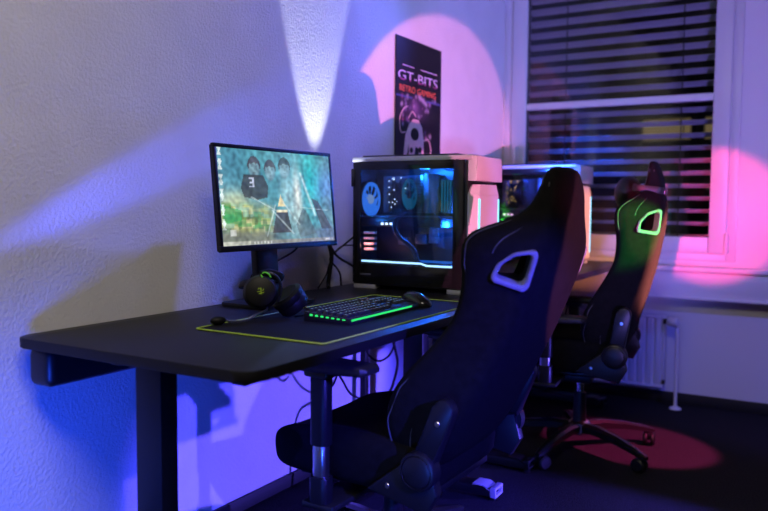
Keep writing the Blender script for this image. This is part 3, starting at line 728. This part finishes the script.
def make_chair(name, label, loc, rz, hz, lean, trim, pedestal_turn, shell=None, dx=0., drop=0.):
    c = empty(name, (*loc, 0), rz, label, 'chair', 'black gaming chairs at the desks')
    cl, sl_ = math.cos(lean), math.sin(lean)
    def B(f, y, s):                                     # back frame -> chair frame (forward is -X)
        return Vector((BX + .03 + s * sl_ - f * cl, y, hz + s * cl + f * sl_))
    BMtx = Matrix(((-cl, 0, sl_, BX + .03), (0, 1, 0, 0), (sl_, 0, cl, hz), (0, 0, 0, 1)))
    rings = []
    ss = [-.05, -.03, .02, .08, .15, .22, .29, .36, .42, .48, .53, .57, .605, .64, .675, .71, .74, .765, .775]
    for s in ss:
        h = half(s); rings.append([(f, y, s) for y, f in h] + [(f, -y, s) for y, f in h[-2:0:-1]])
    sm = rings
    def shrink(r, k, ds):
        cx = sum(p[0] for p in r) / len(r); return [(cx + (p[0] - cx) * k, p[1] * k, p[2] + ds) for p in r]
    sm = [shrink(rings[0], .72, -.012)] + rings + [shrink(rings[-1], .72, .014)]
    body = MB().loft(sm).build('backrest', M['suede'], None, subsurf=2)
    # cut the two wing openings
    th = Vector((.90, -.435)).normalized()               # outward (y, forward) at the wing
    tg = Vector((.435, .90))                             # along the wing towards the front
    ol = [(.034, -.040), (.040, -.032), (.036, -.004), (.012, .026), (-.024, .042), (-.033, .036), (-.035, -.030), (-.027, -.042)]
    mid_y, mid_f, mid_s = .228, .043 - .062, .545
    def prism_pts(k, d0, d1, sg):
        A = [((mid_f + tg.y * a * k + th.y * d), sg * (mid_y + tg.x * a * k + th.x * d), mid_s + b * k) for d in (d0, d1) for a, b in ol]
        return A[:len(ol)], A[len(ol):]
    for sg in (1, -1):
        a, b = prism_pts(1, -.14, .08, sg)
        ct = MB().loft([a, b]).build('cut', M['suede'], None, smooth=False)
        md = body.modifiers.new('cut', 'BOOLEAN'); md.operation = 'DIFFERENCE'; md.solver = 'EXACT'; md.object = ct
    dg = bpy.context.evaluated_depsgraph_get(); me = bpy.data.meshes.new_from_object(body.evaluated_get(dg))
    for o in [o for o in bpy.data.objects if o.name.startswith('cut')]: bpy.data.objects.remove(o)
    body.modifiers.clear(); body.data = me; me.transform(BMtx); body.parent = c
    if shell:                                            # smooth leather on the rear of the shell
        while len(me.materials) < 2: me.materials.append(shell)
        me.materials[1] = shell
        bkv = Vector((cl, 0, -sl_))
        for p_ in me.polygons: p_.material_index = 1 if p_.normal.dot(bkv) > .93 else 0
    for p_ in me.polygons: p_.use_smooth = True
    me.set_sharp_from_angle(angle=R(40))
    for sg in (1, -1):
        t = MB(); n = len(ol)
        ko, of = (1.24, .004) if sg < 0 else (1.08, -.006)
        o0, o1 = prism_pts(ko, of, -.05, sg); i0, i1 = prism_pts(.95, of, -.05, sg)
        V = [[t.bm.verts.new(BMtx @ Vector(p)) for p in r] for r in (o0, o1, i1, i0)]
        for A, Bq in zip(V, V[1:] + V[:1]):
            for i in range(n): t.face((A[i], A[(i + 1) % n], Bq[(i + 1) % n], Bq[i]))
        bmesh.ops.bevel(t.bm, geom=t.bm.edges[:], offset=.003, segments=2, affect='EDGES')
        tr = t.build('wing_trim', trim, c); tag(tr, 'pale trim framing the wing opening')
    # stitching along each bolster
    for sg in (1, -1):
        st = MB()
        for idx in ((3, 4), (4, 5)):
            ptsl = []
            for s in [.0 + .03 * i for i in range(26)]:
                h = half(s); (y0, f0), (y1, f1) = h[idx[0]], h[idx[1]]
                fr = .45 if idx[0] == 3 else .5
                ptsl.append(B(f0 + (f1 - f0) * fr, sg * (y0 + (y1 - y0) * fr - .0035), s))
            st.tube(ptsl, .0016, 5, 3)
        st.build('stitching', M['thread'], c)
    # seat cushion
    zt = hz
    def seat_ring(x, wv, top, bot, bol):
        h = [(0, top), (.5 * wv, top), (.74 * wv, top + .55 * bol), (.88 * wv, top + bol), (wv, top + .3 * bol), (wv, (top + bot) / 2), (wv - .01, bot + .012), (.8 * wv, bot), (0, bot)]
        return [(x, y, z_) for y, z_ in h] + [(x, -y, z_) for y, z_ in h[-2:0:-1]]
    rows_ = [(-.272, .20, -.012, -.075, .0), (-.262, .235, .006, -.09, .004), (-.23, .256, .020, -.10, .012), (-.15, .268, .028, -.10, .022), (-.05, .272, .035, -.10, .032), (.10, .272, .028, -.10, .035), (.20, .262, .025, -.10, .03), (.245, .24, .01, -.095, .01)]
    MB().loft([seat_ring(x, w_, zt + t - .005, zt + b, bo) for x, w_, t, b, bo in rows_]).build('seat', M['suede'], c, subsurf=2)
    MB().box((-.20, -.19, hz - .118), (.22, .19, hz - .097), .006).build('seat_pan', M['plastic'], c)
    # recliner covers
    for sg in (1, -1):
        y0, y1 = sg * .268, sg * .298
        hc = MB()
        hc.prism([(.09, hz - .075), (BX + .02, hz - .11), (BX + .05, hz - .055), (BX + .03, hz + .02), (BX - .05, hz + .01)], 'y', y0 - sg * .012, y1 - sg * .006, .006)
        hinge = hc.build('hinge_bracket', M['plastic'], c)
        MB().lathe([(0, .012), (.032, .012), (.039, .009), (.0405, .006), (.042, .009), (.047, .007), (.050, 0), (.050, -.03), (0, -.03)], (BX, y1, hz), (0, sg, 0), 36).build('hinge_cover', M['plastic'], hinge)
        am = []
        n = 10
        for i in range(n + 1): a = PI * i / n; am.append((.028 * math.cos(a), .170 + .028 * math.sin(a)))
        am += [(-.031, .03), (.031, .03)]
        al = lean + .06
        mt = Matrix(((math.cos(al), 0, math.sin(al), BX), (0, 1, 0, 0), (-math.sin(al), 0, math.cos(al), hz), (0, 0, 0, 1)))
        MB().prism(am, 'y', sg * .256, sg * .292, .006, mt).build('hinge_arm', M['plastic'], hinge)
        for sp in (mt @ Vector((0, sg * .2925, .135)), Vector((BX - .09, sg * .2925, hz - .055))):
            MB().lathe([(0, .002), (.005, .002), (.007, 0), (0, 0)], sp, (0, sg, 0), 12).build('screw', M['chrome'], hinge)
        # arm rest
        ar = empty('armrest'); ar.parent = c
        yp = sg * .335
        MB().box((-.07, sg * .16, hz - .135), (.03, yp + sg * .02, hz - .119), .004).build('bracket', M['black'], ar)
        MB().prism(rrect(-.048, yp - .022, .008, yp + .022, .014), 'z', hz - .119, hz - .05, .003).build('post_base', M['plastic'], ar)
        MB().prism(rrect(-.040, yp - .016, .0, yp + .016, .010), 'z', hz - .05, hz + .035, .001).build('height_slider', M['chrome'], ar)
        MB().prism(rrect(-.046, yp - .021, .006, yp + .021, .013), 'z', hz + .033 - drop * .5, hz + .212 - drop, .003).build('post_sleeve', M['plastic'], ar)
        MB().prism(rrect(-.06, yp - .03, .02, yp + .03, .012), 'z', hz + .215 - drop, hz + .230 - drop, .003).build('pad_mount', M['black'], ar)
        pad = []
        for x, w_, z0, z1 in ((-.10, .030, .236, .246), (-.092, .042, .231, .252), (-.06, .047, .229, .257), (.0, .046, .229, .258), (.06, .046, .230, .258), (.125, .043, .233, .257), (.138, .030, .238, .252)):
            r_ = rrect(yp - w_, z0 + hz - drop, yp + w_, z1 + hz - drop, min(.009, (z1 - z0) * .45), 3); pad.append([(x, p_[0], p_[1]) for p_ in r_])
        MB().loft(pad).build('arm_pad', M['leather'], ar)
    # mechanism, gas lift, star base
    MB().box((-.11, -.085, hz - .17), (.13, .085, hz - .119), .012).build('tilt_mechanism', M['plastic'], c)
    MB().tube([(0, -.08, hz - .14), (0, -.2, hz - .145), (-.01, -.27, hz - .15)], .006, 8).build('height_lever', M['black'], c)
    MB().cyl((0, 0, .11), (0, 0, .26), .03, .027).build('gas_lift_shroud', M['plastic'], c)
    MB().cyl((0, 0, .2), (0, 0, hz - .165), .016).build('gas_lift', M['alu'], c)
    MB().lathe([(0, .075), (.042, .075), (.05, .085), (.048, .125), (.036, .135), (0, .135)], (0, 0, 0), (0, 0, 1)).build('base_hub', M['alu'], c)
    for k in range(5):
        a = pedestal_turn + 2 * PI * k / 5; d = Vector((math.cos(a), math.sin(a), 0)); q = Vector((-d.y, d.x, 0))
        rr_ = []
        for t, zc, wv, hv in ((.03, .108, .026, .020), (.11, .112, .024, .019), (.22, .100, .021, .016), (.31, .082, .018, .013), (.352, .071, .016, .011), (.372, .066, .010, .007)):
            rr_.append([d * t + q * u + Vector((0, 0, zc + w_)) for u, w_ in ((-wv, -hv), (-wv, hv * .4), (-wv * .45, hv), (wv * .45, hv), (wv, hv * .4), (wv, -hv))])
        lgx = MB().loft(rr_).build('base_leg', M['gplastic'] if False else M['baseleg'], c, angle=30)
        ca = MB(); cc = d * .352; tw = a + 1.1 + k * .7; e_ = Vector((math.cos(tw), math.sin(tw), 0)); 
        wc = cc + Vector((-e_.y, e_.x, 0)) * .015 + Vector((0, 0, .0305))
        for sg in (1, -1):
            ca.lathe([(0, .009), (.022, .009), (.029, .004), (.030, -.004), (.026, -.010), (0, -.010)], wc + e_ * .017 * sg, e_ * sg, 18)
        ca.cyl(cc + Vector((0, 0, .03)), cc + Vector((0, 0, .07)), .007)
        ca.box((-.006, -.02, .028), (.006, .016, .058), .003, 2, Matrix.Translation(Vector((wc.x, wc.y, 0))) @ Matrix.Rotation(tw, 4, 'Z'))
        ca.build('caster', M['plastic'], lgx)
    for o in c.children:                                # the seat sits forward on its tilt plate
        if not o.name.startswith(('base_', 'gas_')): o.location.x += dx
    return c
M['smooth_leather'] = mat('dark_smooth_leather', (.034, .032, .032), .45, noise=(40, .12), bump=(220, .2, .001), spec=.4)
M['baseleg'] = mat('satin_black_aluminium', (.05, .05, .052), .26, .8, noise=(40, .08))
CH1 = make_chair('gaming_chair', 'black suede gaming chair in front with its back towards us, pulled up to near desk', (.664, 1.942), R(-1), .425, R(18.3), M['trim'], R(10))
CH2 = make_chair('gaming_chair', 'black gaming chair further back by the radiator, with a pillow strapped at its headrest', (.82, 3.335), R(7), .485, R(7), M['trim'], R(-107), M['smooth_leather'], -.07, .10)
# neck pillow strapped to the far chair
np_ = empty('neck_pillow', (.82 - .0695, 3.335 - .0085, 0), R(7), 'small black neck pillow strapped round the headrest of the far chair', 'pillow')
ln_ = R(7); cl, sl_ = math.cos(ln_), math.sin(ln_)
def B2(f, y, s): return Vector((BX + .03 + s * sl_ - f * cl, y, .485 + s * cl + f * sl_))
rg = []
for i in range(9):
    t = -1 + 2 * i / 8; y = .135 * t; k = (1 - abs(t) ** 3.) ** .5 * .98 + .02
    rg.append([B2(.105 + .055 * k * math.cos(a), y, .645 + .075 * k * math.sin(a)) for a in [2 * PI * j / 14 for j in range(14)]])
MB().loft(rg).build('pillow_cushion', M['leather'], np_, subsurf=1)
st = []
for s in (.665, .695):
    pass
path = [(.075, .150), (.05, .168), (.0, .160), (-.038, .135), (-.042, 0), (-.038, -.135), (.0, -.160), (.05, -.168), (.075, -.150)]
ra, rb = [], []
bs = MB(); P_ = [B2(f, y, .67) for f, y in path]
bs.tube(P_, (.0025, .014), 8, 4, flat=(-cl, 0, sl_)).build('strap', M['leather'], np_)
MB().box((-.008, -.02, -.016), (.004, .02, .016), .004, 2, Matrix.Translation(B2(-.046, -.09, .67))).build('strap_buckle', M['gplastic'], np_)

# ---------------------------------------------------------------- cables
def cable(name, pts, r, label, group=None):
    return tag(MB().tube(pts, r, 7, 6).build(name, M['cord']), label, 'cable', group)
X_ = .075
cable('power_cable', [(X_, 2.455, .93), (X_, 2.475, .875), (X_ - .01, 2.478, .82), (X_ - .02, 2.482, .77), (X_ - .01, 2.47, DZ + .004)], .008, 'thick black cable hanging straight down between monitor and near tower')
cable('video_cable', [(.085, 2.435, .955), (.08, 2.46, .92), (.075, 2.50, .885), (.08, 2.535, .862), (.092, 2.575, .842), (.098, 2.62, .82)], .005, 'black cable arching from monitor back to the near tower, upper one')
cable('network_cable', [(.098, 2.60, .95), (.062, 2.565, .91), (.052, 2.525, .885), (.05, 2.50, .86), (.055, 2.535, .83), (.058, 2.56, .80), (.05, 2.58, DZ + .004)], .004, 'thin looping black cable beside the near tower, leaving its rear')
cable('usb_cable', [(.035, 2.44, DZ + .003), (.032, 2.50, .80), (.03, 2.525, .84), (.03, 2.555, .88), (.04, 2.60, .91), (.09, 2.62, .915)], .003, 'thin black cable rising steeply to the rear of near tower')
UX = .21
cable('hanging_cable', [(UX, 2.50, .72), (UX, 2.505, .56), (UX, 2.53, .50), (UX, 2.58, .465), (UX, 2.64, .452), (UX, 2.71, .47), (UX, 2.745, .53), (UX, 2.75, .71)], .0045, 'black cable drooping in a wide loop under the near desk')
cable('dangling_cable', [(UX + 0.030, 2.63, .70), (UX + 0.030, 2.665, .56), (UX + 0.030, 2.70, .48), (UX + 0.030, 2.715, .43), (UX + 0.030, 2.69, .37), (UX + 0.030, 2.63, .32), (UX - .02, 2.5, .29), (UX - .05, 2.4, .25), (UX - .06, 2.35, .01)], .0055, 'long black cable dangling from the desk edge down to the floor')
cable('looped_cable', [(UX + -0.040, 2.27, .66), (UX + -0.040, 2.26, .52), (UX + -0.040, 2.28, .44), (UX + -0.040, 2.33, .40), (UX + -0.040, 2.37, .43), (UX + -0.040, 2.38, .50), (UX + -0.040, 2.38, .66)], .004, 'narrow loop of black cable hanging behind the near armrest')
cable('slack_cable', [(UX + -0.020, 2.33, .66), (UX + -0.020, 2.345, .48), (UX + -0.020, 2.39, .41), (UX + -0.020, 2.44, .355), (UX + -0.020, 2.51, .32), (UX + -0.020, 2.54, .30), (UX + -0.020, 2.50, .01)], .0045, 'slack black cable hanging low under the desk between armrest and hanging loops')
tag(MB().box((.034, 2.752, .0), (.062, 2.782, .72), .004).build('cable_duct', M['deskedge']), 'slim dark upright cable duct against the wall under the desk', 'cable duct')
# power plugs and leads under the far desk end
for i, (x, y, lab) in enumerate(((.55, 3.63, 'black plug and lead hanging under far desk, left of the pair'), (.60, 3.86, 'black plug and lead hanging under far desk, right of the pair'))):
    pl = empty('power_plug', (x, y, .62), 0, lab, 'plug')
    MB().box((-.018, -.018, .06), (.018, .018, .105), .006).cyl((0, 0, .03), (0, 0, .06), .009, .014).build('plug_body', M['plastic'], pl)
    MB().tube([(0, 0, .035), (0, -.005, -.02), (-.01, -.02, -.1), (-.02, -.05, -.2), (-.02, -.09, -.3)], .005, 7).build('lead', M['cord'], pl)
tag(MB().box((.50, 3.56, DZ2 - .05), (.64, 3.95, DZ2 - .026), .004).build('power_strip', M['plastic']), 'black power strip fixed under the far desk, above the two plugs', 'power strip')

# ---------------------------------------------------------------- lights
def spot(name, loc, tgt, col, energy, ang, blend=.15, size=.03):
    l = bpy.data.lights.new(name, 'SPOT'); l.color = col; l.energy = energy; l.spot_size = R(ang); l.spot_blend = blend; l.shadow_soft_size = size
    o = bpy.data.objects.new(name, l); COL.objects.link(o); o.location = loc
    o.rotation_euler = (Vector(tgt) - Vector(loc)).to_track_quat('-Z', 'Y').to_euler(); return o
def area(name, loc, tgt, col, energy, sx, sy):
    l = bpy.data.lights.new(name, 'AREA'); l.shape = 'RECTANGLE'; l.size = sx; l.size_y = sy; l.color = col; l.energy = energy
    o = bpy.data.objects.new(name, l); COL.objects.link(o); o.location = loc
    o.rotation_euler = (Vector(tgt) - Vector(loc)).to_track_quat('-Z', 'Y').to_euler(); return o
def point(name, loc, col, energy, size=.02):
    l = bpy.data.lights.new(name, 'POINT'); l.color = col; l.energy = energy; l.shadow_soft_size = size
    o = bpy.data.objects.new(name, l); COL.objects.link(o); o.location = loc; return o
#LIGHTS
area('ambient_ceiling_fill', (1.5, .2, 2.7), (.6, .9, 0), (1., .90, .76), 42, 1.2, .6)  # added soft area light, warm ambient fill for the whole room
spot('blue_key_spot', (2.8, .8, 1.36), (0, 2.38, -.08), (.06, .05, 1.), 900, 31, .5, .025)
spot('blue_floor_spot', (.75, .25, .28), (.0, 1.35, .22), (.015, .07, 1.), 110, 70, .8, .15)
spot('blue_side_fill', (1.25, .25, .30), (.95, 1.6, .42), (.03, .12, 1.), 65, 30, .8, .08)  # added spot that turns the chair hinge and desk edge blue
spot('blue_under_desk_fill', (2.2, 3.05, .22), (0, 2.35, .30), (.12, .08, 1.), 420, 40, .5, .03)  # added spot to bring blue to the wall under the desk
spot('blue_streak_spot', (.13, .42, .67), (0, 1.75, 1.23), (.05, .08, 1.), 330, 9, .9, .02)
spot('pink_spot', (2.75, .88, .55), (0, 3.4, 1.30), (1., .25, .48), 580, 20.4, .10, .012)
spot('blue_corner_fill', (2.3, 2.9, 1.1), (0, 3.85, 2.3), (.2, .3, 1.), 110, 62, .8, .05)  # added spot, blue wash on the wall above the pink circle
spot('blue_ceiling_spot', (1.0, 4.28, 2.66), (.0, 2.15, 1.35), (.13, .15, 1.), 330, 36, .9, .05)
spot('violet_window_spot', (2.6, .6, .42), (.50, 4.4, 1.75), (.25, .17, .9), 500, 36, .6, .1)
spot('violet_low_fill', (2.9, 2.2, 2.3), (1.7, 4.4, .40), (.11, .10, 1.), 170, 36, .6, .08)  # added spot for a violet tint on the wall below the sill
spot('blue_blind_fill', (.3, -.5, 2.0), (.46, 4.5, 1.26), (.02, .10, 1.), 3500, 7, .6, .05)  # added narrow spot to brighten the lower left slats in blue
spot('white_uplight', (.12, 2.462, .85), (.12, 2.4621, 2.1), (.80, .84, 1.), 85, 31, .3, .006)
spot('magenta_window_spot', (1.58, -1.0, 1.2), (1.20, 4.4, 1.03), (1., .05, .22), 1500, 8.2, .35, .02)
spot('orange_window_fill', (2.3, 3.3, 1.05), (.56, 4.4, .80), (1., .30, .12), 130, 13, .6, .02)  # added spot that puts an orange glow on the bottom sash
spot('green_spot', (3.9, 2.6, 1.2), (1.13, 3.08, .98), (.04, 1., .05), 3600, 6.5, .7, .02)
spot('coral_spot', (2.6, 4.27, .95), (1.12, 3.36, .86), (1., .24, .20), 2600, 15, .5, .02)
spot('amber_fill', (2.7, 4.29, 1.35), (.64, 3.95, .90), (1., .34, .22), 420, 17, .5, .02)  # added spot to warm the far tower's front and its desk
spot('red_floor_spot', (2.9, 2.9, 2.3), (1.0, 3.56, 0), (1., .06, .32), 1300, 12.5, .3, .02)
point('tower_glow', (.40, 2.62, 1.19), (.01, .16, 1.), 26, .03)
point('tower_glow', (.20, 2.60, 1.02), (.02, .25, 1.), 10, .02)
point('tower_glow', (.50, 2.66, 1.0), (.01, .16, 1.), 11, .02)
point('slot_glow', (.17, 2.575, .915), (1., .35, .3), .18, .01)
point('tower_glow', (.42, 3.90, 1.1), (1., .35, .2), .4, .03)

w = bpy.data.worlds.new('night'); sc.world = w; w.use_nodes = True
w.node_tree.nodes['Background'].inputs[0].default_value = (.02, .025, .05, 1); w.node_tree.nodes['Background'].inputs[1].default_value = .15

# ---------------------------------------------------------------- camera
cam = bpy.data.cameras.new('camera'); co = bpy.data.objects.new('camera', cam); COL.objects.link(co); sc.camera = co
yaw, pit, rol, F = -.531628, -.067497, .0085006, 767.92
f = Vector((math.sin(yaw) * math.cos(pit), math.cos(yaw) * math.cos(pit), math.sin(pit))); r = Vector((math.cos(yaw), -math.sin(yaw), 0)); u = r.cross(f)
r2 = math.cos(rol) * r + math.sin(rol) * u; u2 = -math.sin(rol) * r + math.cos(rol) * u
mw = Matrix((r2, u2, -f)).transposed().to_4x4(); mw.translation = Vector((1.7678, 0, 1.084)); co.matrix_world = mw
cam.sensor_width = 36; cam.sensor_fit = 'HORIZONTAL'; cam.lens = 36 * F / 768; cam.clip_start = .02; cam.clip_end = 100
cam.dof.use_dof = True; cam.dof.focus_distance = 2.4; cam.dof.aperture_fstop = 2.0
vs = sc.view_settings; vs.view_transform = 'Standard'; vs.look = 'None'; vs.gamma = 1; vs.use_curve_mapping = False; vs.exposure = 0
